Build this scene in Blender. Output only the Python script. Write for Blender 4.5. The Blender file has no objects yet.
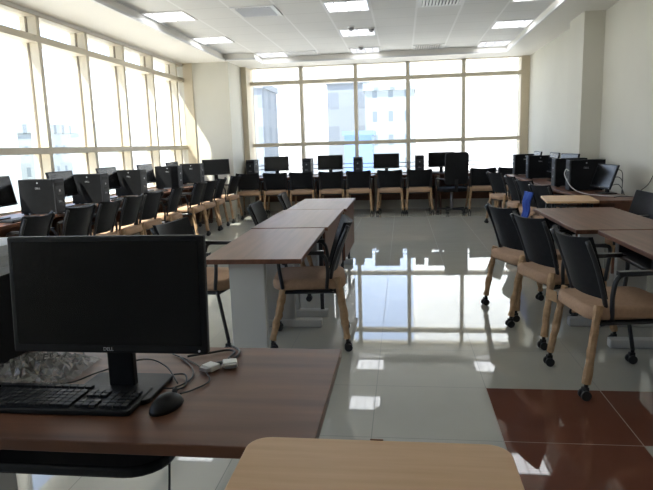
import bpy, bmesh, math, random
from mathutils import Vector, Matrix
random.seed(7)
PI = math.pi
scene = bpy.context.scene
C = scene.collection

# ------------------------------------------------------------------ camera
F, PITCH, YAW, ROLL, CAMH = 594.0, .1668, .13, -.030, 1.36
cy, sy, cp, sp, cr, sr = math.cos(YAW), math.sin(YAW), math.cos(PITCH), math.sin(PITCH), math.cos(ROLL), math.sin(ROLL)
fw = Vector((-sy*cp, cy*cp, -sp)); rt = Vector((cy, sy, 0)); up = rt.cross(fw)
r2 = rt*cr + up*sr; u2 = -rt*sr + up*cr
cd = bpy.data.cameras.new('camera'); cam = bpy.data.objects.new('camera', cd); C.objects.link(cam)
cam.matrix_world = Matrix(((r2.x, u2.x, -fw.x, 0), (r2.y, u2.y, -fw.y, 0), (r2.z, u2.z, -fw.z, CAMH), (0, 0, 0, 1)))
cd.sensor_width = 36; cd.lens = F/653*36; cd.clip_start = .05; cd.clip_end = 500
scene.camera = cam

# ------------------------------------------------------------------ sky, sun, exposure
scene.view_settings.view_transform = 'Standard'
scene.view_settings.look = 'None'
scene.view_settings.gamma = 1
scene.view_settings.use_curve_mapping = False
scene.view_settings.exposure = 0.66
SKY = 2.7
wd = bpy.data.worlds.new('sky'); scene.world = wd; wd.use_nodes = True
wn = wd.node_tree; wn.nodes.clear()
tc = wn.nodes.new('ShaderNodeTexCoord'); sx = wn.nodes.new('ShaderNodeSeparateXYZ')
cr_ = wn.nodes.new('ShaderNodeValToRGB'); bg = wn.nodes.new('ShaderNodeBackground'); wo = wn.nodes.new('ShaderNodeOutputWorld')
wn.links.new(tc.outputs['Generated'], sx.inputs[0]); wn.links.new(sx.outputs['Z'], cr_.inputs[0])
cr_.color_ramp.elements[0].position = 0.0; cr_.color_ramp.elements[0].color = (.93, .90, .86, 1)
cr_.color_ramp.elements[1].position = .55; cr_.color_ramp.elements[1].color = (.36, .48, .76, 1)
e = cr_.color_ramp.elements.new(.16); e.color = (.58, .67, .87, 1)
wn.links.new(cr_.outputs[0], bg.inputs[0]); bg.inputs[1].default_value = SKY; wn.links.new(bg.outputs[0], wo.inputs[0])

sd = bpy.data.lights.new('sun', 'SUN'); sd.energy = 13.0; sd.angle = .009; sd.color = (1, .95, .86)
sun = bpy.data.objects.new('sun', sd); C.objects.link(sun); sun.location = (-20, -10, 40)
sun.rotation_euler = Vector((1, .5, -1.8)).to_track_quat('-Z', 'Y').to_euler()

def portal(name, loc, sxx, syy, direction):
    l = bpy.data.lights.new(name, 'AREA'); l.shape = 'RECTANGLE'; l.size = sxx; l.size_y = syy
    l.cycles.is_portal = True
    o = bpy.data.objects.new(name, l); C.objects.link(o); o.location = loc
    o.rotation_euler = Vector(direction).to_track_quat('-Z', 'Y').to_euler()
XL, YB, XR = -4.15, 12.5, 2.62       # left, back and right wall planes
ZS, ZC, ZSILL = 2.97, 3.09, .72
YR = -3.0                            # rear of the room
portal('portal_back', (-.3, YB+.32, 1.85), 5.8, 2.4, (0, -1, 0))
lp = bpy.data.lights.new('portal_left', 'AREA'); lp.shape = 'RECTANGLE'; lp.size = 2.4; lp.size_y = 13.8; lp.cycles.is_portal = True
lo = bpy.data.objects.new('portal_left', lp); C.objects.link(lo)
lo.matrix_world = Matrix(((0, 0, -1, XL-.36), (0, 1, 0, 4.2), (1, 0, 0, 1.85), (0, 0, 0, 1)))

# ------------------------------------------------------------------ materials
def mat(name, col, rough=.5, metal=0, spec=.5, coat=0):
    m = bpy.data.materials.new(name); m.use_nodes = True
    b = m.node_tree.nodes['Principled BSDF']
    b.inputs['Base Color'].default_value = (*col, 1); b.inputs['Roughness'].default_value = rough
    b.inputs['Metallic'].default_value = metal; b.inputs['Specular IOR Level'].default_value = spec
    b.inputs['Coat Weight'].default_value = coat
    return m
def nd(m, t, **k):
    n = m.node_tree.nodes.new(t)
    for a, v in k.items(): setattr(n, a, v)
    return n
def lk(m, a, b): m.node_tree.links.new(a, b)
def noisy(name, c1, c2, scale=(8, 8, 8), rough=.6, detail=4, bump=0, spec=.5, metal=0, coat=0, bscale=None):
    m = mat(name, c1, rough, metal, spec, coat); b = m.node_tree.nodes['Principled BSDF']
    t = nd(m, 'ShaderNodeTexCoord'); mp = nd(m, 'ShaderNodeMapping'); mp.inputs['Scale'].default_value = scale
    n = nd(m, 'ShaderNodeTexNoise'); n.inputs['Detail'].default_value = detail; n.inputs['Scale'].default_value = 1
    r = nd(m, 'ShaderNodeValToRGB'); r.color_ramp.elements[0].color = (*c1, 1); r.color_ramp.elements[1].color = (*c2, 1)
    r.color_ramp.elements[0].position = .3; r.color_ramp.elements[1].position = .7
    lk(m, t.outputs['Object'], mp.inputs[0]); lk(m, mp.outputs[0], n.inputs[0]); lk(m, n.outputs[0], r.inputs[0]); lk(m, r.outputs[0], b.inputs['Base Color'])
    if bump:
        bn = nd(m, 'ShaderNodeBump'); bn.inputs['Strength'].default_value = bump; bn.inputs['Distance'].default_value = .004
        src = n
        if bscale:
            src = nd(m, 'ShaderNodeTexNoise'); src.inputs['Scale'].default_value = bscale; lk(m, t.outputs['Object'], src.inputs[0])
        lk(m, src.outputs[0], bn.inputs['Height']); lk(m, bn.outputs[0], b.inputs['Normal'])
    return m
def fn(m, op, a, b=None, c=None):
    n = nd(m, 'ShaderNodeMath', operation=op)
    for i, v in enumerate((a, b, c)):
        if v is None: continue
        if isinstance(v, (int, float)): n.inputs[i].default_value = v
        else: lk(m, v, n.inputs[i])
    return n.outputs[0]
def gridline(m, coord, off, pitch, width):   # 1 on a line
    f = fn(m, 'FRACT', fn(m, 'DIVIDE', fn(m, 'SUBTRACT', coord, off), pitch))
    d = fn(m, 'ABSOLUTE', fn(m, 'SUBTRACT', f, .5))
    return fn(m, 'GREATER_THAN', d, .5 - width/pitch/2)
def mixc(m, fac, a, b):
    n = nd(m, 'ShaderNodeMix', data_type='RGBA')
    lk(m, fac, n.inputs[0])
    for s, v in ((n.inputs[6], a), (n.inputs[7], b)):
        if isinstance(v, tuple): s.default_value = (*v, 1)
        else: lk(m, v, s)
    return n.outputs[2]

M = {}
M['wall'] = noisy('cream_wall_paint', (.61, .59, .51), (.64, .62, .54), (1.5, 1.5, 1.5), .65, bump=.05, bscale=90)
M['rear'] = mat('dark_rear_wall', (.22, .20, .17), .7)
M['pillar'] = noisy('tan_window_surround', (.60, .52, .38), (.64, .56, .42), (2, 2, 2), .6)
M['soffit'] = noisy('white_soffit_paint', (.80, .78, .73), (.82, .80, .75), (1.5, 1.5, 1.5), .6)
M['alu'] = noisy('beige_powder_coat', (.60, .54, .42), (.63, .57, .45), (3, 3, 3), .45)
M['gasket'] = mat('brown_window_gasket', (.20, .16, .11), .6)
M['trimwhite'] = mat('white_metal_trim', (.72, .72, .72), .3)
M['lightframe'] = mat('white_lamp_steel', (.8, .8, .8), .35)
M['wood'] = noisy('dark_walnut_laminate', (.092, .036, .020), (.175, .078, .047), (22, 1.4, 3), .38, detail=7, spec=.32)
M['wood_x'] = noisy('dark_walnut_laminate_lengthwise', (.075, .030, .016), (.175, .076, .043), (1.3, 18, 3), .38, detail=7, spec=.32)
M['beech'] = noisy('pale_beech_laminate', (.56, .35, .19), (.63, .41, .23), (5, 60, 5), .42, detail=5)
M['legwhite'] = mat('light_grey_panel', (.46, .455, .44), .6, spec=.3)
M['black'] = noisy('black_plastic', (.008, .0085, .0095), (.012, .0125, .014), (40, 40, 40), .42, spec=.22)
M['blackmat'] = noisy('black_chair_shell', (.009, .0095, .0105), (.014, .0145, .016), (30, 30, 30), .55, bump=.1, bscale=200, spec=.15)
M['case'] = noisy('black_computer_steel', (.007, .0075, .008), (.010, .0105, .012), (12, 12, 12), .6, spec=.1)
M['front'] = mat('dark_grey_front_plastic', (.032, .034, .038), .5, spec=.3)
M['screen'] = mat('dark_screen_glass', (.004, .0045, .005), .22, spec=.35)
M['metal'] = mat('black_steel', (.02, .02, .022), .35)
M['grey'] = mat('grey_steel', (.3, .3, .31), .35, .6)
M['seat'] = noisy('tan_seat_fabric', (.38, .235, .145), (.44, .28, .175), (60, 60, 60), .85, bump=.15)
M['paper'] = noisy('brown_wrapping_paper', (.32, .195, .10), (.46, .295, .165), (18, 18, 30), .75, bump=.5)
M['rubber'] = mat('black_rubber', (.012, .012, .013), .6)
M['logo'] = mat('silver_badge', (.45, .46, .48), .4, .3)
M['white'] = mat('white_plastic', (.72, .72, .70), .45)
M['cablewhite'] = mat('white_cable', (.6, .6, .58), .5)
M['sheet'] = noisy('light_grey_paper', (.55, .58, .62), (.68, .71, .75), (3, 3, 90), .7)
M['blue'] = noisy('blue_cloth', (.015, .05, .28), (.03, .09, .40), (14, 14, 14), .8, bump=.5)
M['ink'] = mat('black_ink', (.01, .01, .01), .5)
M['led'] = mat('white_indicator', (.8, .8, .85), .4)
M['key'] = mat('black_keycap', (.012, .013, .015), .5, spec=.3)
M['dirt'] = mat('brown_chipped_edge', (.16, .07, .03), .7)
# emissive lamp
m = bpy.data.materials.new('lamp_glow'); m.use_nodes = True; M['glow'] = m
m.node_tree.nodes.clear(); e_ = nd(m, 'ShaderNodeEmission'); e_.inputs[0].default_value = (.96, .98, 1, 1); e_.inputs[1].default_value = 3.8
o_ = nd(m, 'ShaderNodeOutputMaterial'); lk(m, e_.outputs[0], o_.inputs[0])
# window glass
m = bpy.data.materials.new('window_glass'); m.use_nodes = True; M['glass'] = m
m.node_tree.nodes.clear(); t_ = nd(m, 'ShaderNodeBsdfTransparent'); t_.inputs[0].default_value = (.93, .96, .96, 1)
g_ = nd(m, 'ShaderNodeBsdfGlossy'); g_.inputs['Roughness'].default_value = .02; fr = nd(m, 'ShaderNodeLayerWeight'); fr.inputs[0].default_value = .5
mx = nd(m, 'ShaderNodeMixShader'); o_ = nd(m, 'ShaderNodeOutputMaterial')
frf = fn(m, 'MULTIPLY_ADD', fn(m, 'POWER', fr.outputs['Facing'], 5), .45, .03)
lk(m, frf, mx.inputs[0]); lk(m, t_.outputs[0], mx.inputs[1]); lk(m, g_.outputs[0], mx.inputs[2]); lk(m, mx.outputs[0], o_.inputs[0])
# clear plastic bag
m = bpy.data.materials.new('clear_plastic_film'); m.use_nodes = True; M['film'] = m
m.node_tree.nodes.clear(); t_ = nd(m, 'ShaderNodeBsdfTransparent'); t_.inputs[0].default_value = (.86, .87, .87, 1)
g_ = nd(m, 'ShaderNodeBsdfPrincipled'); g_.inputs['Roughness'].default_value = .15; g_.inputs['Base Color'].default_value = (.45, .44, .41, 1)
mx = nd(m, 'ShaderNodeMixShader'); mx.inputs[0].default_value = .42; o_ = nd(m, 'ShaderNodeOutputMaterial')
lk(m, t_.outputs[0], mx.inputs[1]); lk(m, g_.outputs[0], mx.inputs[2]); lk(m, mx.outputs[0], o_.inputs[0])
# floor tiles
m = mat('glossy_floor_tiles', (.3, .3, .28), .05, spec=.75); M['floor'] = m; b = m.node_tree.nodes['Principled BSDF']
t = nd(m, 'ShaderNodeTexCoord'); s = nd(m, 'ShaderNodeSeparateXYZ'); lk(m, t.outputs['Object'], s.inputs[0])
X, Y = s.outputs[0], s.outputs[1]
gx = gridline(m, X, .45, .605, .004); gy = gridline(m, Y, 3.21, .605, .004); g = fn(m, 'MAXIMUM', gx, gy)
def rng(m, v, a, b_): return fn(m, 'MULTIPLY', fn(m, 'GREATER_THAN', v, a), fn(m, 'LESS_THAN', v, b_))
red = fn(m, 'MAXIMUM', fn(m, 'MULTIPLY', rng(m, X, .45, 1.66), rng(m, Y, 2.605, 3.21)), fn(m, 'MULTIPLY', rng(m, X, .45, 1.055), rng(m, Y, .79, 2.605)))
n1 = nd(m, 'ShaderNodeTexNoise'); n1.inputs['Scale'].default_value = 3; n1.inputs['Detail'].default_value = 8; lk(m, t.outputs['Object'], n1.inputs[0])
ca = mixc(m, n1.outputs[0], (.36, .355, .315), (.42, .415, .37)); cb = mixc(m, n1.outputs[0], (.115, .042, .026), (.165, .065, .042))
gc = mixc(m, red, (.12, .12, .11), (.30, .22, .17))
lk(m, mixc(m, g, mixc(m, red, ca, cb), gc), b.inputs['Base Color'])
n2 = nd(m, 'ShaderNodeTexNoise'); n2.inputs['Scale'].default_value = 6; lk(m, t.outputs['Object'], n2.inputs[0])
lk(m, fn(m, 'ADD', fn(m, 'MULTIPLY', n2.outputs[0], .03), fn(m, 'ADD', fn(m, 'MULTIPLY', g, .4), .005)), b.inputs['Roughness'])
# ceiling tiles
CP, RP = .585, .61
m = mat('ceiling_tiles', (.6, .6, .6), .7); M['tiles'] = m; b = m.node_tree.nodes['Principled BSDF']
t = nd(m, 'ShaderNodeTexCoord'); s = nd(m, 'ShaderNodeSeparateXYZ'); lk(m, t.outputs['Object'], s.inputs[0])
gx = gridline(m, s.outputs[0], -3.31, CP, .028); gy = gridline(m, s.outputs[1], 11.86, RP, .018)
n1 = nd(m, 'ShaderNodeTexNoise'); n1.inputs['Scale'].default_value = 2; lk(m, t.outputs['Object'], n1.inputs[0])
base = mixc(m, n1.outputs[0], (.73, .73, .72), (.77, .77, .76))
lk(m, mixc(m, gx, mixc(m, gy, base, (.64, .64, .63)), (.86, .86, .86)), b.inputs['Base Color'])
# outside
def facade(name, c1, c2, px, pz, wx, wz):
    m = mat(name, c1, .7); b = m.node_tree.nodes['Principled BSDF']
    t = nd(m, 'ShaderNodeTexCoord'); s = nd(m, 'ShaderNodeSeparateXYZ'); lk(m, t.outputs['Object'], s.inputs[0])
    h = fn(m, 'ADD', s.outputs[0], s.outputs[1])
    a = fn(m, 'LESS_THAN', fn(m, 'FRACT', fn(m, 'DIVIDE', h, px)), wx); c = fn(m, 'LESS_THAN', fn(m, 'FRACT', fn(m, 'DIVIDE', s.outputs[2], pz)), wz)
    lk(m, mixc(m, fn(m, 'MULTIPLY', a, c), c1, c2), b.inputs['Base Color']); return m
M['bwhite'] = facade('white_render_facade', (.82, .80, .76), (.78, .76, .72), 3.4, 3.2, .3, .4)
M['bgrey'] = facade('grey_stone_facade', (.24, .26, .28), (.19, .21, .24), 2.6, 3.1, .45, .5)
M['bpale'] = facade('pale_blue_facade', (.30, .33, .34), (.17, .20, .22), 1.3, 1.9, .3, .45)
M['bgreen'] = facade('pale_green_facade', (.50, .55, .50), (.40, .47, .48), 3, 3, .4, .4)
M['bblue'] = mat('blue_glass_facade', (.16, .26, .50), .3)
M['sand'] = noisy('sandy_ground', (.62, .57, .50), (.70, .65, .58), (.1, .1, .1), .9)

# ------------------------------------------------------------------ mesh helpers
def box(bm, x0, y0, z0, x1, y1, z1, mtx=None):
    vs = [bm.verts.new(((x1 if i & 1 else x0), (y1 if i & 2 else y0), (z1 if i & 4 else z0))) for i in range(8)]
    for f in ((0, 2, 3, 1), (4, 5, 7, 6), (0, 1, 5, 4), (2, 6, 7, 3), (0, 4, 6, 2), (1, 3, 7, 5)): bm.faces.new([vs[i] for i in f])
    if mtx: bmesh.ops.transform(bm, matrix=mtx, verts=vs)
    return vs
def tube(bm, pts, r, seg=8, cap=True, jit=0):
    pts = [Vector(p) for p in pts]; rings = []; n = len(pts)
    rad = r if isinstance(r, (list, tuple)) else [r]*n
    ref = None
    for i, p in enumerate(pts):
        d = (pts[min(i+1, n-1)]-pts[max(i-1, 0)]).normalized()
        if ref is None: ref = d.orthogonal().normalized()
        a = (ref - d*ref.dot(d)).normalized(); ref = a; b = d.cross(a)
        ring = []
        for k in range(seg):
            t = 2*PI*k/seg; rr = rad[i]*(1+random.uniform(-jit, jit))
            ring.append(bm.verts.new(p + (a*math.cos(t)+b*math.sin(t))*rr))
        rings.append(ring)
    for i in range(n-1):
        for k in range(seg):
            f = bm.faces.new((rings[i][k], rings[i][(k+1) % seg], rings[i+1][(k+1) % seg], rings[i+1][k])); f.smooth = jit == 0
    if cap: bm.faces.new(rings[0][::-1]); bm.faces.new(rings[-1])
def prism(bm, outline, z0, z1):
    a = [bm.verts.new((x, y, z0)) for x, y in outline]; b = [bm.verts.new((x, y, z1)) for x, y in outline]
    bm.faces.new(a[::-1]); bm.faces.new(b); n = len(a)
    for i in range(n): bm.faces.new((a[i], a[(i+1) % n], b[(i+1) % n], b[i]))
def rrect(x0, y0, x1, y1, r, seg=6):
    out = []
    for cx, cy_, a0 in ((x1-r, y1-r, 0), (x0+r, y1-r, PI/2), (x0+r, y0+r, PI), (x1-r, y0+r, 1.5*PI)):
        for k in range(seg+1):
            a = a0+PI/2*k/seg; out.append((cx+r*math.cos(a), cy_+r*math.sin(a)))
    return out
def smoothpath(pts, n=8):
    P_ = [Vector(p) for p in pts]; P_ = [P_[0]*2-P_[1]]+P_+[P_[-1]*2-P_[-2]]; out = []
    for i in range(1, len(P_)-2):
        for k in range(n):
            t = k/n; a, b, c, d = P_[i-1:i+3]
            out.append(.5*((2*b)+(-a+c)*t+(2*a-5*b+4*c-d)*t*t+(-a+3*b-3*c+d)*t**3))
    out.append(P_[-2]); return out
def ob(name, bm, m, parent=None, bevel=0, seg=2, smooth=False):
    me = bpy.data.meshes.new(name)
    bmesh.ops.recalc_face_normals(bm, faces=bm.faces)
    bm.to_mesh(me); bm.free()
    me.materials.append(m)
    if smooth:
        for p in me.polygons: p.use_smooth = True
    o = bpy.data.objects.new(name, me); C.objects.link(o)
    if parent: o.parent = parent
    if bevel:
        b = o.modifiers.new('bevel', 'BEVEL'); b.width = bevel; b.segments = seg; b.limit_method = 'ANGLE'; b.angle_limit = .6
    return o
def B(): return bmesh.new()
def bx(name, m, parent, *a, bevel=0, mtx=None):
    b = B(); box(b, *a, mtx=mtx); return ob(name, b, m, parent, bevel)
def thing(name, label, cat, loc=(0, 0, 0), rz=0, group=None):
    o = bpy.data.objects.new(name, None); C.objects.link(o); o.empty_display_size = .1
    o.location = loc; o.rotation_euler = (0, 0, rz); return tag(o, label, cat, group)
def tag(o, label, cat, group=None):
    o['label'] = label; o['category'] = cat
    if group: o['group'] = group
    return o
def struct(o, label=None):
    o['kind'] = 'structure'
    if label: o['label'] = label
    return o
def dup(root, loc, rz, label, group=None):
    def cp_(o, par):
        c = o.copy(); C.objects.link(c)
        if par: c.parent = par
        for ch in list(o.children): cp_(ch, c)
        return c
    r = cp_(root, None); r.location = loc; r.rotation_euler = (0, 0, rz); r['label'] = label
    if group: r['group'] = group
    return r
def text_mesh(name, s, size, m, parent, loc, rot, ext=.0006):
    cu = bpy.data.curves.new(name, 'FONT'); cu.body = s; cu.size = size; cu.extrude = ext; cu.align_x = 'CENTER'; cu.align_y = 'CENTER'
    t = bpy.data.objects.new(name+'_src', cu); C.objects.link(t)
    bpy.context.view_layer.update()
    me = bpy.data.meshes.new_from_object(t.evaluated_get(bpy.context.evaluated_depsgraph_get()))
    bpy.data.objects.remove(t); me.materials.clear(); me.materials.append(m)
    o = bpy.data.objects.new(name, me); C.objects.link(o); o.parent = parent; o.location = loc; o.rotation_euler = rot
    return o

# ================================================================== THE ROOM
b = B(); box(b, XL-.35, YR, -.15, XR+.25, YB+.3, 0); struct(ob('floor', b, M['floor']), 'glossy grey tiled floor with a patch of dark red tiles')
b = B(); box(b, XL-.35, YR, 2.925, XL, 11.33, ZS-.001); struct(ob('trim_7', b, M['soffit']), 'white band above the left windows')
# ceiling: recessed tile field + lower soffit ring, stepped at the corner pillar
CX0, CX1, CY1, CYJ, CXJ = -3.31, -3.31+9*CP, 11.86, 11.25, -3.31+CP
b = B(); box(b, CX0-.05, YR, ZC, CX1+.05, CY1+.05, ZC+.1); ceil = struct(ob('ceiling', b, M['tiles']), 'suspended ceiling of pale square tiles in a recessed field')
b = B()
box(b, XL-.35, YR, ZS, CX0, YB+.3, ZS+.3); box(b, CX1, YR, ZS, XR+.25, YB+.3, ZS+.3)
box(b, CX0, CY1, ZS, CX1, YB+.3, ZS+.3); box(b, CX0, CYJ, ZS, CXJ, CY1, ZS+.3)
struct(ob('trim_1', b, M['soffit']), 'white plaster soffit around the tiled ceiling')
b = B(); w = .03
box(b, CX0, YR, ZS-.004, CX0+w, CYJ-w, ZS+.03); box(b, CX1-w, YR, ZS-.004, CX1, CY1-w, ZS+.03)
box(b, CXJ, CY1-w, ZS-.004, CX1, CY1, ZS+.03); box(b, CX0, CYJ-w, ZS-.004, CXJ+w, CYJ, ZS+.03); box(b, CXJ, CYJ, ZS-.004, CXJ+w, CY1-w, ZS+.03)
struct(ob('trim_2', b, M['trimwhite']), 'glossy white metal edge strip of the ceiling recess')
# right wall with pillar
b = B(); box(b, XR, YR, 0, XR+.25, 8.6, ZS); box(b, 2.50, 8.6, 0, XR+.25, YB+.3, ZS); struct(ob('wall_right', b, M['wall']), 'plain cream wall')
b = B(); box(b, 2.36, 8.45, 0, XR+.25, 9.15, ZS); struct(ob('wall_pillar_right', b, M['wall']), 'cream pillar projecting from the right wall')
bpy.data.objects['wall_pillar_right'].name = 'trim_3'
b = B(); box(b, XL-.35, YR-.2, 0, XR+.25, YR, ZC); struct(ob('wall_rear', b, M['rear']))
# left wall: sill, head, corner pillar
b = B(); box(b, XL-.35, YR, 0, XL, 11.33, ZSILL); box(b, XL-.35, YR, ZSILL, XL, -2.4, 2.91)
struct(ob('wall_left', b, M['wall']), 'low cream wall below the left windows')
b = B(); box(b, XL-.35, 11.33, 0, -3.26, YB+.3, ZS); struct(ob('trim_4', b, M['wall']), 'cream corner pillar between the two rows of windows')
b = B(); box(b, -3.26, YB, 0, 2.50, YB+.3, ZSILL); struct(ob('wall_back', b, M['wall']), 'low wall below the back windows')
b = B(); box(b, -3.26, YB-.28, ZSILL, -3.15, YB+.3, ZS); box(b, 2.34, YB, ZSILL, 2.50, YB+.3, ZS); struct(ob('trim_5', b, M['pillar']), 'tan jambs beside the back windows')
b = B(); box(b, XL+.001, 11.315, ZSILL, XL+.18, 11.33, ZS); struct(ob('trim_6', b, M['pillar']), 'tan strip on the corner pillar beside the left windows')

def glazing(name, label, horiz, pos, lo_, hi, muls, z0, z1, dep):
    root = bpy.data.objects.new(name, None); C.objects.link(root); struct(root, label)
    def bb(nm, m, a0, a1, d0, d1, za, zb):   # a: along the wall, d: depth outward
        if horiz: return bx(nm, m, root, a0, pos+d0, za, a1, pos+d1, zb)
        return bx(nm, m, root, pos-d1, a0, za, pos-d0, a1, zb)
    for a in muls:
        bb('mullion', M['alu'], a-.034, a+.034, 0, dep if horiz else .11, z0, z1)
        if not horiz: bb('outer_mullion', M['alu'], a-.012, a+.012, dep*.5, dep, z0, z1)
    for z in (2.66, 1.39):
        bb('transom', M['alu'], lo_, hi, -.01, dep, z-.038, z+.038)
    bb('head_rail', M['alu'], lo_, hi, 0, dep, z1-.012, z1)
    bb('sill_rail', M['alu'], lo_, hi, -.03, dep, z0, z0+.04)
    ms = [lo_]+sorted(muls)+[hi]
    for a, a2 in zip(ms[:-1], ms[1:]):
        if a2-a < .15: continue
        for za, zb in ((z0+.04, 1.39), (1.39, 2.66), (2.66, z1)):
            bb('glass_pane', M['glass'], a, a2, dep*.55, dep*.55+.006, za, zb)
            t = .006
            bmf = B()
            for (p0, p1, q0, q1) in ((a+.034, a+.034+t, za, zb), (a2-.034-t, a2-.034, za, zb)):
                if horiz: box(bmf, p0, pos+dep*.5, q0, p1, pos+dep*.62, q1)
                else: box(bmf, pos-dep*.62, p0, q0, pos-dep*.5, p1, q1)
            ob('pane_gasket', bmf, M['gasket'], root)
    return root
glazing('window_1', 'long row of tall left windows in beige frames', False, XL, -2.4, 11.31, [10.98-1.07*i for i in range(13)], ZSILL, 2.925, .22)
glazing('window_2', 'row of tall back windows in beige frames', True, YB, -3.14, 2.34, [-2.07, -.94, .125, 1.235], ZSILL, ZS, .14)
# guard rail outside the back windows
g = thing('guard_rail', 'thin metal guard rail across the back windows, just above the desks', 'railing', (0, 0, 0))
for z in (.88, .96):
    b = B(); tube(b, [(-3.12, YB-.03, z), (2.32, YB-.03, z)], .009); ob('rail', b, M['grey'], g)
for x in (-3.13, -2.07, -.94, .125, 1.235, 2.33):
    b = B(); box(b, x-.012, YB-.04, ZSILL, x+.012, YB+.001, .99); ob('bracket', b, M['grey'], g)

# ------------------------------------------------------------------ outside
b = B(); box(b, -150, -60, -14.5, 150, 220, -14); struct(ob('ground', b, M['sand']), 'sandy ground outside')
def building(label, x0, x1, y0, y1, z1, m, par=.8, steps=()):
    r = thing('building', label, 'building', ((x0+x1)/2, (y0+y1)/2, -14))
    hx, hy, H = (x1-x0)/2, (y1-y0)/2, z1+14
    bx('facade', m, r, -hx, -hy, 0, hx, hy, H)
    b = B(); t = .4
    box(b, -hx-.15, -hy-.15, H, hx+.15, -hy+t, H+par); box(b, -hx-.15, hy-t, H, hx+.15, hy+.15, H+par); box(b, -hx-.15, -hy+t, H, -hx+t, hy-t, H+par); box(b, hx-t, -hy+t, H, hx+.15, hy-t, H+par)
    ob('parapet', b, m, r)
    for (a0, a1, h0, h1) in steps: bx('roof_block', m, r, a0, -hy+.5, H+h0, a1, hy-.5, H+h1)
    return r
building('grey building seen through the left end of the back windows', -13.2, -11.6, 50, 56, 6.2, M['bgrey'], .5)
building('bright white building behind the second back window', -11.4, -6.0, 58, 70, 24, M['bwhite'])
building('grey stone building right of the bright white one, through the back windows', -6.9, -3.2, 56.5, 57.8, 6.9, M['bgrey'], .4)
building('pale patterned building behind the middle back window', -3.0, 1.0, 50, 55, 5.6, M['bpale'], .6)
building('low blue glass building below the middle back window', -4.2, -2.2, 44, 48, 2.0, M['bblue'], .3)
building('tall white building filling the right back windows', 1.4, 34, 60, 80, 21, M['bwhite'], 1.0, ((-12, -4, 0, 5), (4, 14, 0, 9)))
building('pale green building low outside the nearest left window', -40, -32, 38, 47, 3.4, M['bgreen'])
building('grey blue building low outside the second left window', -40, -32, 50, 55, 3.2, M['bpale'])
building('pale green building low outside the fourth left window', -40, -32, 60, 66, 3.4, M['bgreen'])
building('white building far outside the left windows', -75, -60, 30, 140, 6, M['bwhite'])

# ------------------------------------------------------------------ ceiling fittings
def make_light():
    r = thing('ceiling_light', '', 'ceiling light')
    hx, hy = CP/2-.015, RP/2-.015
    b = B()
    for a in ((-hx, -hy, hx, -hy+.02), (-hx, hy-.02, hx, hy), (-hx, -hy+.02, -hx+.02, hy-.02), (hx-.02, -hy+.02, hx, hy-.02)): box(b, a[0], a[1], -.012, a[2], a[3], .0)
    ob('frame', b, M['lightframe'], r)
    bx('diffuser', M['glow'], r, -hx+.02, -hy+.02, -.004, hx-.02, hy-.02, -.001)
    b = B()
    for k in (-.27, 0, .27): box(b, k*hx*2-.004, -hy+.02, -.012, k*hx*2+.004, hy-.02, -.004)
    ob('louvre_bar', b, M['grey'], r)
    b = B()
    for k in range(9):
        y = -hy+.02+(2*hy-.04)*(k+.5)/9; box(b, -hx+.02, y-.003, -.012, hx-.02, y+.003, -.004)
    ob('louvre_blades', b, M['grey'], r)
    return r
def cell(c, r_): return (CX0+(c+.5)*CP, CY1-(r_+.5)*RP, ZC)
light0 = make_light(); first = True
LIGHTS = [(4, 0, 'middle ceiling light nearest the back windows'), (4, 3, 'middle ceiling light, second from the back windows'), (4, 6, 'middle ceiling light near the top edge of the picture'),
          (8, 0, 'right ceiling light nearest the back windows'), (8, 3, 'right ceiling light, second from the back windows'), (8, 6, 'right ceiling light cut by the top edge of the picture'),
          (1, 0, 'left ceiling light at the step near the back windows'), (0, 3, 'left ceiling light beside the soffit, second from the back windows'), (0, 6, 'left ceiling light beside the soffit, nearest the camera in view')]
for c, r_ in [(4, 9), (4, 12), (8, 9), (8, 12), (0, 9), (0, 12)]: LIGHTS.append((c, r_, 'ceiling light overhead, reflected in the glossy floor'))
for c, r_, lab in LIGHTS:
    if first: light0.location = cell(c, r_); light0['label'] = 'white square louvred '+lab; light0['group'] = 'ceiling lights'; first = False
    else: dup(light0, cell(c, r_), 0, 'white square louvred '+lab, 'ceiling lights')
def make_vent():
    r = thing('ceiling_vent', '', 'air vent'); hx, hy = CP/2-.012, RP/2-.012
    b = B(); w = .05
    for a in ((-hx, -hy, hx, -hy+w), (-hx, hy-w, hx, hy), (-hx, -hy+w, -hx+w, hy-w), (hx-w, -hy+w, hx, hy-w)): box(b, a[0], a[1], -.012, a[2], a[3], 0)
    ob('frame', b, M['lightframe'], r)
    bx('backing', M['metal'], r, -hx+w, -hy+w, -.003, hx-w, hy-w, -.001)
    for k in range(11):
        x = -hx+w+(2*hx-2*w)*(k+.5)/11; b = B(); box(b, -.019, -hy+w, -.0015, .019, hy-w, .0015, Matrix.Translation((x, 0, -.014)) @ Matrix.Rotation(-.55, 4, 'Y')); ob('slat', b, M['lightframe'], r)
    return r
v0 = make_vent()
for i, (c, r_, lab) in enumerate([(2, 6, 'square slatted air vent in the ceiling left of the middle lights'), (6, 6, 'square slatted air vent in the ceiling at the top edge right of the middle lights'),
                                  (6, 0, 'slatted air vent close to the back windows, right of the middle light'), (2, 0, 'slatted air vent close to the back windows, left of the middle light')]):
    if i == 0: v0.location = cell(c, r_); v0['label'] = lab; v0['group'] = 'ceiling vents'
    else: dup(v0, cell(c, r_), 0, lab, 'ceiling vents')
def detector(x, y, lab):
    r = thing('smoke_detector', lab, 'smoke detector', (x, y, ZC), 0, 'ceiling detectors')
    b = B(); tube(b, [(0, 0, 0), (0, 0, -.02)], [.055, .05], 16); ob('base', b, M['lightframe'], r)
    b = B(); tube(b, [(0, 0, -.02), (0, 0, -.05), (0, 0, -.065)], [.042, .038, .012], 16); ob('sensor_head', b, M['grey'], r)
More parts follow.
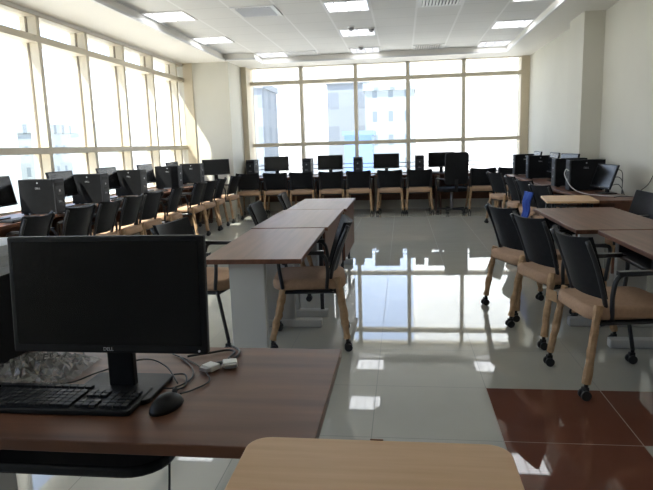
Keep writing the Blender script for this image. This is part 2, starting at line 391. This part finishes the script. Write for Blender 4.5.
detector(-.74, 9.25, 'small round detector left in front of the second middle ceiling light')
detector(-.45, 9.45, 'small round detector right of the second middle ceiling light')
detector(-.72, 11.12, 'small round detector in front of the middle ceiling light nearest the windows')

# ================================================================== FURNITURE
DZ = .74
def make_table(L, W, panel=None, tray=None, inset=.22):
    """length along local Y, centre at origin"""
    r = thing('table', '', 'table')
    bx('tabletop', M['wood_x'] if False else M['wood'], r, -W/2, -L/2, DZ-.028, W/2, L/2, DZ, bevel=.003)
    for s in (-1, 1):
        y = s*(L/2-inset)
        lg = bx('leg', M['legwhite'], r, -W/2+.13, y-.03, .06, -W/2+.34, y+.03, DZ-.028, bevel=.006)
        bx('foot', M['legwhite'], lg, -W/2+.05, y-.035, 0, W/2-.03, y+.035, .06, bevel=.008)
    b = B(); tube(b, [(W/2-.12, -L/2+inset, DZ-.045), (W/2-.12, L/2-inset, DZ-.045)], .015); ob('under_rail', b, M['metal'], r)
    if panel:
        for s in (-1, 1): bx('support_post', M['metal'], r, W/2-.09, s*(L/2-inset)-.015, .06, W/2-.06, s*(L/2-inset)+.015, DZ-.028)
    if panel: bx('modesty_panel', M['wood'], r, W/2-.045, -L/2+.02, .22, W/2-.025, L/2-.02, DZ-.029, bevel=.002)
    if tray is not None:
        b = B(); prism(b, rrect(-.17, -.27, .17, .27, .07), .645, .665); t_ = ob('keyboard_tray', b, M['black'], r, .006); t_.location = (tray, 0, 0)
        for y in (-.25, .24): bx('tray_bracket', M['metal'], r, tray-.12, y, .665, tray+.14, y+.01, DZ-.028)
    return r
def lab(o, l, g): o['label'] = l; o['group'] = g; return o
g = 'dark walnut tables'
t = lab(make_table(1.24, .57, inset=.115), 'dark brown table in the middle aisle nearest the camera, end of a row of three', g); t.location = (-.86, 3.81, 0); t.rotation_euler.z = .02
t = lab(make_table(1.27, .60, panel=True, inset=.12), 'dark brown table in the middle of the three-table row in the aisle', g); t.location = (-.87, 5.10, 0)
t = lab(make_table(1.18, .60, panel=True), 'dark brown table farthest from the camera in the middle row of three', g); t.location = (-.845, 6.34, 0)
t = lab(make_table(1.36, .68, tray=.20), 'dark brown table on the right behind three black chairs', g); t.location = (1.51, 4.86, 0); t.rotation_euler.z = PI
t = lab(make_table(1.30, .68, tray=.20), 'dark brown table at the right edge beside the nearest chair', g); t.location = (1.64, 3.50, 0); t.rotation_euler.z = PI

def make_desk(L, W):
    r = thing('computer_desk', '', 'desk')
    bx('desktop', M['wood_x'], r, -L/2, -W/2, DZ-.028, L/2, W/2, DZ, bevel=.003)
    for s in (-1, 1): bx('side_panel', M['wood'], r, s*(L/2-.04)-.012, -W/2+.22, 0, s*(L/2-.04)+.012, W/2-.03, DZ-.028)
    bx('modesty_panel', M['wood_x'], r, -L/2+.06, W/2-.06, .2, L/2-.06, W/2-.04, DZ-.028)
    b = B(); tube(b, [(-L/2+.06, W/2-.12, .45), (L/2-.06, W/2-.12, .45)], .02, 8); ob('cable_tray', b, M['metal'], r)
    return r
dk = make_desk(1.25, .6); g = 'walnut computer desks along the walls'
lab(dk, 'dark brown wall desk below the first pair of back windows from the left', g); dk.location = (-2.44, 12.12, 0)
for x, l in ((-1.18, 'dark brown wall desk below the back windows, second from the corner pillar'), (.08, 'dark brown wall desk below the back windows, behind the monitor right of centre'), (1.34, 'dark brown wall desk below the back windows, behind the office chair')):
    dup(dk, (x, 12.12, 0), 0, l, g)
for i, l in enumerate(['nearest the corner pillar', 'second from the corner pillar', 'third from the corner pillar', 'fourth from the corner pillar', 'partly hidden behind the large black monitor', 'at the left edge of the picture']):
    dup(dk, (-3.79, 10.66-1.26*i, 0), PI/2, 'dark brown desk under the left windows, '+l, g)
dr = make_desk(1.25, .5)
lab(dr, 'dark brown desk at the right wall nearest the camera', g)
for i, l in enumerate(['dark brown desk at the right wall nearest the camera', 'dark brown desk at the right wall in front of the pillar', 'dark brown desk at the right wall just beyond the pillar', 'dark brown desk at the right wall nearest the back windows']):
    if i == 0: dr.location = (2.10, 6.74, 0); dr.rotation_euler.z = -PI/2; dr['label'] = l
    else: dup(dr, (2.10, 6.74+1.26*i, 0), -PI/2, l, g)

# near desk with keyboard tray
nd_ = thing('computer_desk', 'large dark brown desk in the foreground holding the big monitor and keyboard', 'desk', (-.82, 1.44, 0))
bx('desktop', M['wood_x'], nd_, -.63, -.315, DZ-.028, .63, .30, DZ, bevel=.003)
for s in (-1, 1):
    lg = bx('leg', M['legwhite'], nd_, s*.44-.03, -.05, .06, s*.44+.03, .17, DZ-.028, bevel=.006)
    bx('foot', M['legwhite'], lg, s*.44-.035, -.24, 0, s*.44+.035, .26, .06, bevel=.008)
b = B(); prism(b, rrect(-.52, -.265, .27, .10, .09), .622, .65); ob('keyboard_tray', b, M['black'], nd_, .008)
for x in (-.48, .21): bx('tray_bracket', M['metal'], nd_, x, -.1, .65, x+.02, .08, DZ-.028)

# beech student desks
def student(label, loc, rz, W, D, Z=.78):
    r = thing('student_desk', label, 'desk', loc, rz, 'small beech topped desks')
    b = B(); prism(b, rrect(-W/2, -D/2, W/2, D/2, .045), Z-.02, Z); ob('desktop', b, M['beech'], r, .003)
    for sx_ in (-1, 1):
        for sy_ in (-1, 1):
            b = B(); tube(b, [(sx_*(W/2-.05), sy_*(D/2-.06), 0), (sx_*(W/2-.06), sy_*(D/2-.07), Z-.02)], .0125); ob('leg', b, M['metal'], r)
    b = B()
    for sy_ in (-1, 1): tube(b, [(-W/2+.06, sy_*(D/2-.07), Z-.05), (W/2-.06, sy_*(D/2-.07), Z-.05)], .01)
    ob('frame', b, M['metal'], r)
    return r
sdk = student('pale beech topped small desk with rounded corners at the bottom edge', (-.055, .86, 0), .0, .51, .48)
b = B(); prism(b, rrect(-.013, .2385, .013, .2415, .0012), .777, .7815); ob('edge_chip', b, M['dirt'], sdk)
student('small pale beech board desk standing before the desk at the right wall', (1.60, 6.02, 0), -.12, .46, .62)

# ------------------------------------------------------------------ chairs
def make_chair(front_black=False):
    r = thing('classroom_chair', '', 'chair')
    # seat
    b = B(); ol = rrect(-.23, -.25, .23, .24, .09, 6)
    prism(b, ol, .415, .49); s = ob('seat', b, M['seat'], r, .028, 4, smooth=True)
    b = B(); prism(b, rrect(-.20, -.19, .20, .20, .05), .40, .43); ob('seat_pan', b, M['metal'], r)
    # curved backrest
    b = B(); NX, NZ = 12, 8; rows = {}
    for side in (0, 1):
        for i in range(NX+1):
            for j in range(NZ+1):
                u = i/NX*2-1; v = j/NZ
                w = .195+.035*v**.8
                z = .525+.33*v + .018*(u*u)*v**3 - .012*v**3
                y = -.155-.09*v-.02*v*v + .0 - .045*(1-u*u) + (.022 if side else 0)
                rows[side, i, j] = b.verts.new((u*w, y, z))
    for side in (0, 1):
        for i in range(NX):
            for j in range(NZ):
                b.faces.new([rows[side, i, j], rows[side, i+1, j], rows[side, i+1, j+1], rows[side, i, j+1]])
    for i in range(NX):
        for j in (0, NZ): b.faces.new([rows[0, i, j], rows[0, i+1, j], rows[1, i+1, j], rows[1, i, j]])
    for j in range(NZ):
        for i in (0, NX): b.faces.new([rows[0, i, j], rows[0, i, j+1], rows[1, i, j+1], rows[1, i, j]])
    ob('backrest', b, M['blackmat'], r, smooth=True).modifiers.new('es', 'EDGE_SPLIT').split_angle = .9
    for s in (-1, 1):
        b = B(); tube(b, smoothpath([(s*.205, -.15, .40), (s*.205, -.15, .50), (s*.219, -.21, .70), (s*.232, -.27, .84)], 4), .013, 8); ob('back_upright', b, M['metal'], r)
        b = B(); tube(b, smoothpath([(s*.225, -.12, .42), (s*.238, -.13, .56), (s*.24, -.10, .655), (s*.24, .0, .665), (s*.24, .14, .665), (s*.24, .19, .63), (s*.23, .17, .43)], 5), .0125, 8)
        box(b, s*.24-.018, -.11, .66, s*.24+.018, .15, .682)
        ob('armrest', b, M['metal'], r)
        # rear leg in paper wrapping
        n = 12; pts = [Vector((s*.215, -.19, .50)).lerp(Vector((s*.245, -.25, .085)), k/n) for k in range(n+1)]
        b = B(); tube(b, pts, [random.uniform(.0195, .025) for _ in pts], 8, True, .14); lg = ob('leg', b, M['paper'], r); lg['label'] = 'rear leg wrapped in crumpled brown paper'
        caster(lg, s*.245, -.25)
        pts = [Vector((s*.205, .17, .42)).lerp(Vector((s*.24, .25, .085)), k/n) for k in range(n+1)]
        if front_black and s == front_black:
            b = B(); tube(b, pts, .013, 8); lg = ob('leg', b, M['metal'], r); lg['label'] = 'bare black front leg'
        else:
            b = B(); tube(b, pts, [random.uniform(.0185, .024) for _ in pts], 8, True, .14); lg = ob('leg', b, M['paper'], r)
        caster(lg, s*.24, .25)
    b = B(); tube(b, smoothpath([(-.205, .17, .40), (-.18, .18, .40), (.18, .18, .40), (.205, .17, .40), (.21, .1, .40), (.215, -.15, .40), (.19, -.17, .40), (-.19, -.17, .40), (-.215, -.15, .40), (-.21, .1, .40), (-.205, .17, .40)], 2), .011); ob('seat_frame', b, M['metal'], r)
    return r
def caster(par, x, y):
    b = B(); tube(b, [(x, y, .11), (x, y, .058)], [.009, .012], 8)
    box(b, x-.012, y-.02, .035, x+.012, y+.012, .066)
    for dx in (-.019, .019):
        tube(b, [(x+dx-.008, y-.006, .026), (x+dx+.008, y-.006, .026)], .026, 14)
    ob('caster', b, M['rubber'], par)
ch0 = make_chair(); chR = make_chair(front_black=-1); chL = make_chair(front_black=1)
used = set()
def place(src, x, y, ang, label, group):
    """ang = direction the sitter faces, degrees from +X"""
    rz = math.radians(ang)-PI/2
    if src.name not in used:
        used.add(src.name); src.location = (x, y, 0); src.rotation_euler.z = rz; src['label'] = label; src['group'] = group; return src
    return dup(src, (x, y, 0), rz, label, group)
G1, G2, G3, G4 = 'chairs at the right tables', 'chairs at the middle tables', 'chairs at the left window desks', 'chairs at the back window desks'
near = place(chR, 1.16, 3.37, 8, 'black backed chair with tan seat nearest the camera on the right', G1)
b = B(); vs = [(-.20, -.24, .47), (-.245, -.27, .475), (-.25, -.265, .41), (-.205, -.235, .40)]
f1 = [b.verts.new(v) for v in vs]; f2 = [b.verts.new((v[0]-.004, v[1]-.006, v[2]+.002)) for v in vs]; b.faces.new(f1); b.faces.new(f2[::-1])
for i in range(4): b.faces.new((f1[i], f1[(i+1) % 4], f2[(i+1) % 4], f2[i]))
ob('paper_flap', b, M['paper'], near)
place(ch0, 1.085, 4.17, 15, 'black backed chair in the middle of the three chairs on the right', G1)
place(ch0, 1.0, 4.80, 19, 'black backed chair farthest of the three chairs at the right tables', G1)
place(ch0, 1.96, 5.62, 188, 'black backed chair behind the right tables, cut by the right edge of the picture', G1)
place(ch0, -.65, 4.0, 187, 'chair with tan seat on the aisle side of the nearest middle table', G2)
place(chL, -1.38, 3.98, -8, 'black chair left of the middle tables, partly behind the big monitor', G2)
place(ch0, -1.08, 5.28, 2, 'chair with tilted black back left of the second middle table', G2)
place(ch0, -1.02, 6.28, 5, 'chair with black back left of the farthest middle table', G2)
LL = ['at the left edge of the picture, above the big monitor', 'second from the left edge', 'third from the left edge', 'fourth from the left edge', 'fifth from the left edge',
      'sixth from the left edge', 'seventh from the left edge', 'third from the corner pillar', 'second from the corner pillar', 'last of the left row at the corner pillar']
for (y, da), l in zip([(4.62, 4), (5.33, -3), (5.88, 2), (6.46, 0), (7.02, -3), (7.78, 5), (8.72, 0), (9.28, -3), (9.84, 3), (10.72, -4)], LL):
    place(ch0, -3.30, y, 180+da, 'black chair at left desks, '+l, G3)
LB = ['at the corner pillar', 'before the first monitor', 'left of the second monitor', 'before the second monitor', 'between the second and third monitors', 'before the third monitor', 'left of the black office chair', None, 'right of the black office chair', 'at the right corner']
for x, l, da in zip([-3.03, -2.49, -1.95, -1.38, -.84, -.23, .31, .91, 1.49, 2.04], LB, [0, 3, -2, 1, 0, -3, 2, 0, 2, -6]):
    if l: place(ch0, x, 11.72, 90+da, 'black and tan chair at the back desks, '+l, G4)
G5 = 'chairs at the right wall desks'
for x, y, a, l in [(1.77, 6.98, 14, 'black chair with the blue cloth on its back at the right wall desk'), (1.76, 7.78, 12, 'black chair at the right wall desks just beyond the one with the blue cloth'),
                   (1.74, 8.62, 5, 'black chair at the right wall desks, third from the camera'), (1.70, 9.9, 20, 'black chair at the right wall desks nearest the back corner')]:
    place(ch0, x, y, a, l, G5)

# office chair at the back
oc = thing('office_chair', 'tall backed black office chair with star base at the back desks', 'chair', (.93, 11.55, 0), .28)
b = B()
for k in range(5):
    a = 2*PI*k/5+.3; box(b, 0, -.02, .07, .28, .02, .10, Matrix.Rotation(a, 4, 'Z'))
    tube(b, [(.27*math.cos(a), .27*math.sin(a)-.012, .03), (.27*math.cos(a), .27*math.sin(a)+.012, .03)], .03, 10)
ob('star_base', b, M['metal'], oc)
b = B(); tube(b, [(0, 0, .08), (0, 0, .42)], .025, 12); ob('gas_lift', b, M['grey'], oc)
b = B(); prism(b, rrect(-.24, -.22, .24, .24, .09), .42, .50); ob('seat', b, M['blackmat'], oc, .025, 4, True)
b = B(); prism(b, rrect(-.23, 0, .23, .60, .07), -.02, .02)
bk = ob('backrest', b, M['blackmat'], oc, .015, 3, True); bk.rotation_euler = (PI/2+.08, 0, 0); bk.location = (0, -.22, .56)
for s in (-1, 1):
    b = B(); tube(b, smoothpath([(s*.22, .08, .44), (s*.28, .08, .55), (s*.28, .06, .66), (s*.28, -.12, .67), (s*.22, -.24, .66)], 5), .014); ob('armrest', b, M['metal'], oc)
b = B(); box(b, -.03, -.25, .42, .03, -.23, .66); ob('back_bracket', b, M['metal'], oc)

# blue cloth hanging over chair back
b = B(); N = 14; g_ = {}
for i in range(N+1):
    for j in range(N+1):
        u, v = i/N, j/N
        xx = -.12+.24*u*(1-.35*v); zz = .0-.33*v; yy = .012*math.sin(u*14+v*3)+.01*math.cos(v*9)-.02*v
        g_[i, j] = b.verts.new((xx, yy, zz))
for i in range(N):
    for j in range(N): b.faces.new((g_[i, j], g_[i+1, j], g_[i+1, j+1], g_[i, j+1]))
cl = ob('hanging_cloth', b, M['blue'], smooth=True); sm = cl.modifiers.new('t', 'SOLIDIFY'); sm.thickness = .02
cl.location = (1.42, 7.08, .76); cl.rotation_euler.z = math.radians(8)-PI/2
tag(cl, 'blue cloth or bag hanging on the back of a chair on the right', 'cloth')

# ------------------------------------------------------------------ computers
def make_tower():
    """front faces -Y, depth along +Y"""
    r = thing('computer_tower', '', 'computer')
    bx('case', M['case'], r, -.085, -.19, .012, .085, .19, .36, bevel=.004)
    fp = bx('front_panel', M['front'], r, -.0875, -.205, .01, .0875, -.19, .363, bevel=.006)
    bx('drive_bay', M['black'], fp, -.07, -.208, .29, .07, -.205, .325)
    b = B(); tube(b, [(.0, -.205, .24), (.0, -.209, .24)], .012, 12); ob('power_button', b, M['logo'], fp)
    text_mesh('brand_badge', 'DELL', .03, M['logo'], fp, (0, -.2075, .13), (PI/2, 0, 0))
    bx('port_block', M['black'], fp, -.03, -.208, .18, .03, -.205, .20)
    for s in (-1, 1):
        text_mesh('side_badge', 'DELL', .026, M['logo'], r, (s*.0856, -.02, .27), (PI/2, 0, s*PI/2), .0003)
        b = B(); tube(b, [(s*.085, -.02, .325), (s*.087, -.02, .325)], .008, 10); ob('side_latch', b, M['logo'], r)
    for sx_ in (-1, 1):
        for sy_ in (-1, 1): bx('foot', M['rubber'], r, sx_*.06-.012, sy_*.15-.02, 0, sx_*.06+.012, sy_*.15+.02, .012)
    return r
tw = make_tower(); used_t = [0]
def tower(x, y, ang, label, group, z=DZ):
    """ang: direction front faces"""
    rz = math.radians(ang)+PI/2
    if not used_t[0]:
        used_t[0] = 1; tw.location = (x, y, z); tw.rotation_euler.z = rz; tw['label'] = label; tw['group'] = group; return tw
    return dup(tw, (x, y, z), rz, label, group)
GT = 'desktop towers in the room'
for y, x, l in [(5.72, -3.70, 'black desktop tower on the left desks, nearest the left edge of the picture'), (6.80, -3.76, 'black desktop tower on the left desks, second from the camera'),
             (7.90, -3.76, 'black desktop tower on the left desks, third from the camera'), (9.28, -3.76, 'black desktop tower on the left desks, fourth from the camera'), (10.42, -3.78, 'black desktop tower on the left desks nearest the corner pillar')]:
    tower(x, y, 0, l, GT)
for x, l in [(-3.10, 'narrow black desktop tower on the back desk beside the corner pillar'), (-1.93, 'narrow black desktop tower between the first and second back monitors'), (-.89, 'narrow black desktop tower between the second and third back monitors'), (.34, 'narrow black desktop tower between the third and fourth back monitors')]:
    tower(x, 12.2, -90, l, GT)
for x, y, l in [(2.14, 7.36, 'black desktop tower on the right desk beside the tilted monitor'), (2.14, 8.05, 'black desktop tower on the right desk, second left from the tilted monitor'), (2.15, 9.75, 'black desktop tower far on the right desks, right one of the far pair'), (2.15, 10.9, 'black desktop tower farthest away on the right desks, beside the back windows')]:
    tower(x, y, 180, l, GT)

def make_monitor(big=False):
    """screen faces -Y"""
    r = thing('monitor', '', 'monitor')
    head = B(); box(head, -.2575, -.012, -.148, .2575, .012, .148)
    hd = ob('screen_housing', head, M['black'], r, .006, 3); hd.location = (0, 0, .266); hd.rotation_euler.x = -.07
    bx('screen', M['screen'], hd, -.243, -.0135, -.126, .243, -.0125, .135)
    b = B(); box(b, -.16, .012, -.09, .16, .035, .09); ob('rear_bulge', b, M['black'], hd, .012, 2)
    b = B(); tube(b, [(.237, -.012, -.139), (.237, -.0135, -.139)], .003, 8); ob('power_light', b, M['led'], hd)
    text_mesh('brand_badge', 'DELL', .012, M['logo'], hd, (0, -.0128, -.137), (PI/2, 0, 0))
    b = B(); box(b, -.035, .03, .008, .035, .055, .28); ob('stand_neck', b, M['black'], r, .004)
    b = B(); prism(b, rrect(-.11, -.06, .11, .12, .02), 0, .012); ob('stand_base', b, M['black'], r, .003)
    return r
mo = make_monitor(); um = [0]
def monitor(x, y, ang, label, group, tilt=None, z=DZ):
    rz = math.radians(ang)+PI/2
    if not um[0]:
        um[0] = 1; mo.location = (x, y, z); mo.rotation_euler.z = rz; mo['label'] = label; mo['group'] = group; o = mo
    else: o = dup(mo, (x, y, z), rz, label, group)
    if tilt is not None:
        for c in o.children:
            if c.name.startswith('screen_housing'): c.rotation_euler.x = tilt
    return o
big = monitor(-.737, 1.37, -90, 'large black monitor in the left foreground with its screen off', 'foreground computer')
GM = 'flat monitors on the wall desks'
for y, l in [(5.27, 'tilted black monitor cut by the left edge of the picture'), (6.42, 'tilted monitor on the left desks, behind the nearest tower'), (7.52, 'tilted monitor on the left desks, behind the second tower'),
             (8.72, 'tilted monitor on the left desks, behind the third tower'), (9.82, 'tilted monitor on the left desks, behind the fourth tower'), (11.05, 'monitor on the left desks facing out beside the corner pillar')]:
    monitor(-3.88 if y < 10.9 else -3.52, y, 0 if y < 10.9 else -62, l, GM, -.2)
for x, l in [(-2.58, 'black monitor on the back desks, first from the corner pillar'), (-1.46, 'black monitor on the back desks, second from the corner pillar'), (-.32, 'black monitor on the back desks, third from the corner pillar'), (.77, 'black monitor on the back desks behind the office chair')]:
    monitor(x, 12.15, -90, l, GM)
rm = monitor(2.21, 6.92, 187, 'tilted monitor with glare on its screen on the right desk', GM, -.32); rm.scale = (.92, .92, .92); rm.children[0].location.z = .205
monitor(2.20, 8.36, 190, 'monitor mostly hidden between the towers on the right desk', GM, -.2)
monitor(2.20, 9.15, 180, 'monitor on the right desks just beyond the pillar', GM, -.15)
monitor(2.22, 10.35, 180, 'monitor on the far right desks between the two far towers', GM, -.15)

def make_keyboard(name='keyboard'):
    r = thing(name, '', 'keyboard')
    b = B(); prism(b, rrect(-.22, -.075, .22, .075, .012), 0, .014); ob('body', b, M['black'], r, .003)
    def keys(nm, x0, x1, y0, y1, nx, ny):
        b = B()
        for i in range(nx):
            for j in range(ny):
                a = x0+(x1-x0)*i/nx; c = y0+(y1-y0)*j/ny; w_ = (x1-x0)/nx; h_ = (y1-y0)/ny
                box(b, a+.0015, c+.0015, .014, a+w_-.0015, c+h_-.0015, .021)
        ob(nm, b, M['key'], r)
    keys('letter_keys', -.21, .065, -.062, .032, 15, 5); keys('function_keys', -.21, .065, .044, .062, 13, 1)
    keys('navigation_keys', .075, .13, -.005, .032, 3, 2); keys('arrow_keys', .075, .13, -.062, -.024, 3, 2); keys('number_pad', .138, .21, -.062, .032, 4, 5)
    r.children[0]
    return r
kb = make_keyboard()
kb.location = (-.865, 1.318, DZ+.001); kb['label'] = 'black full size keyboard in front of the big monitor'; kb['group'] = 'foreground computer'
GK = 'keyboards on the wall desks'
for y, l in [(5.2, 'nearest the left edge'), (6.3, 'before the monitor behind the nearest tower'), (7.34, 'before the monitor behind the second tower'), (8.44, 'before the monitor behind the third tower'), (9.82, 'before the monitor nearest the corner')]:
    dup(kb, (-3.60, y, DZ+.001), PI/2, 'dark keyboard on the left desks, '+l, GK)
for x, l in [(-2.58, 'first from the corner pillar'), (-1.46, 'second from the corner pillar'), (-.32, 'third from the corner pillar'), (.72, 'behind the office chair')]:
    dup(kb, (x, 11.94, DZ+.001), 0, 'dark keyboard on the back desks, '+l, GK)

# foreground mouse
ms = thing('mouse', 'black computer mouse on the foreground desk right of the keyboard', 'mouse', (-.575, 1.305, DZ), -.25)
b = B(); bmesh.ops.create_uvsphere(b, u_segments=20, v_segments=12, radius=1)
for v in b.verts:
    x, y, z = v.co; z = max(z, 0); v.co = (x*.031*(1-.12*y), y*.056, z*.036*(1-.25*(y+.2)**2) if z > 0 else 0)
ob('body', b, M['black'], ms, smooth=True)
b = B(); tube(b, [(-.003, .034, .028), (.003, .034, .028)], .008, 12); ob('scroll_wheel', b, M['front'], ms)
def cable(label, pts, r, m, cat='cable', name='cable', n=8):
    b = B(); tube(b, smoothpath(pts, n), r, 8); o = ob(name, b, m, smooth=True); return tag(o, label, cat)
Z = DZ+.004
cable('thin black mouse cable looping on the foreground desk', [(-.562, 1.362, Z+.006), (-.545, 1.40, Z), (-.52, 1.46, Z), (-.555, 1.53, Z), (-.62, 1.60, Z), (-.70, 1.66, Z)], .0022, M['ink'])
cable('black cable curling around the right side of the monitor base', [(-.67, 1.64, Z), (-.60, 1.55, Z), (-.575, 1.47, Z), (-.60, 1.405, Z+.002), (-.645, 1.42, Z), (-.655, 1.48, Z), (-.60, 1.49, Z+.006), (-.575, 1.43, Z), (-.583, 1.39, Z+.004)], .0024, M['ink'])
cable('black cable lying across the stand of the big monitor', [(-.98, 1.42, Z), (-.90, 1.43, Z), (-.84, 1.47, Z+.014), (-.75, 1.56, Z+.02), (-.67, 1.53, Z+.013), (-.60, 1.44, Z)], .0022, M['ink'])
cable('black cable running to the left behind the keyboard', [(-1.06, 1.71, Z), (-.99, 1.66, Z), (-.955, 1.55, Z), (-.94, 1.43, Z)], .0024, M['ink'])
cable('short dark cable end behind the big monitor on the left', [(-.93, 1.73, Z), (-.90, 1.66, Z), (-.86, 1.60, Z)], .003, M['ink'])
def plug(label, x, y, a, tail):
    r = thing('video_plug', label, 'cable', (x, y, DZ), a, 'white video plugs')
    bx('plug_body', M['white'], r, -.02, -.015, .002, .02, .022, .018, bevel=.003)
    bx('plug_shell', M['logo'], r, -.016, -.026, .005, .016, -.015, .015)
    b = B(); tube(b, [(0, .022, .010), (0, .05, .009)], [.007, .0045], 10); ob('strain_relief', b, M['ink'], r)
    b = B(); tube(b, smoothpath(tail, 8), .0035, 8); ob('lead', b, M['ink'], r, smooth=True)
plug('white video plug on the desk right of the monitor, left one of two', -.545, 1.545, -.5, [(0, .05, .009), (.0, .10, .006), (-.03, .15, .006), (-.08, .17, .006)])
plug('white video plug on the desk right of the monitor, right one of two', -.495, 1.575, .35, [(0, .05, .009), (.02, .10, .008), (.0, .13, .006), (-.06, .12, .006), (-.12, .11, .006)])

# clear plastic bag, crumpled, with black hand-lettered marks
bg_ = thing('plastic_bag', 'crumpled clear plastic bag with black marks left of the big monitor stand', 'bag', (-1.035, 1.49, DZ), 0)
b = B(); N = 26; g_ = {}
for i in range(N+1):
    for j in range(N+1):
        u, v = i/N*2-1, j/N*2-1
        h = .05*max(0, (1-u*u))**.5*max(0, (1-v*v))**.5
        g_[i, j] = b.verts.new((u*.128+random.uniform(-.004, .004), v*.125+random.uniform(-.004, .004), .003+h*random.uniform(.35, 1.1)))
for i in range(N):
    for j in range(N): b.faces.new((g_[i, j], g_[i+1, j], g_[i+1, j+1], g_[i, j+1]))
ob('film', b, M['film'], bg_)
for s_, x, y, z, sz, a in [('L', -.03, .02, .064, .030, -.35), ('CEL', .045, -.03, .062, .034, .4)]:
    text_mesh('printed_mark', s_, sz, M['ink'], bg_, (x, y, z), (.5, 0, a), .0004)
# tower with pile of paper behind the monitor at the left edge
st = tower(-1.25, 1.58, -90, 'small black computer on the foreground desk, left of the big monitor', GT); st.scale = (.95, .8, .74)
for c in list(st.children_recursive):
    if c.name.startswith(('side_badge', 'brand_badge', 'side_latch')): bpy.data.objects.remove(c)
for k in range(3):
    b = B(); box(b, -.12, -.15, 0, .12, .15, .024+.005*k); p = ob('paper_stack', b, M['sheet'], None, .002)
    p.location = (-1.285+.006*k, 1.60-.01*k, DZ+.271+[0, .025, .055][k]); p.rotation_euler.z = (.05, -.04, .02)[k]
    tag(p, ['lowest', 'middle', 'topmost'][k]+' light grey wad of paper on the tower at the left edge', 'papers', 'papers on the tower')

# cables on the right
cable('thin dark cable running up the right wall', [(2.606, 6.95, .76), (2.61, 6.75, .85), (2.612, 6.6, 1.0), (2.612, 6.42, 1.18), (2.612, 6.3, 1.45), (2.612, 6.2, 1.9)], .004, M['ink'])
cable('white cable looping from the tower beside the tilted monitor', [(1.93, 7.30, .98), (1.88, 7.22, 1.0), (1.85, 7.15, .93), (1.90, 7.02, .80), (2.0, 6.85, .745), (2.15, 6.55, .745), (2.3, 6.5, .745)], .005, M['cablewhite'])
for k, z in enumerate((.98, .90, .82)):
    cable('black cable bowing out behind the tilted monitor, '+['upper', 'middle', 'lower'][k]+' one of three', [(2.27, 6.93, z), (2.34, 6.88, z+.02), (2.37, 6.84, z-.02), (2.36, 6.8, .80), (2.33, 6.72-.04*k, .746)], .004, M['ink'])
cable('black power cable lying on the right wall desk', [(2.15, 6.4, .745), (2.25, 6.5, .745), (2.33, 6.42, .745), (2.34, 6.3, .745)], .004, M['ink'])
cable('thin black cable hanging below the foreground desk', [(-.57, 1.30, .712), (-.575, 1.27, .5), (-.60, 1.25, .25), (-.62, 1.25, .004)], .003, M['ink'])
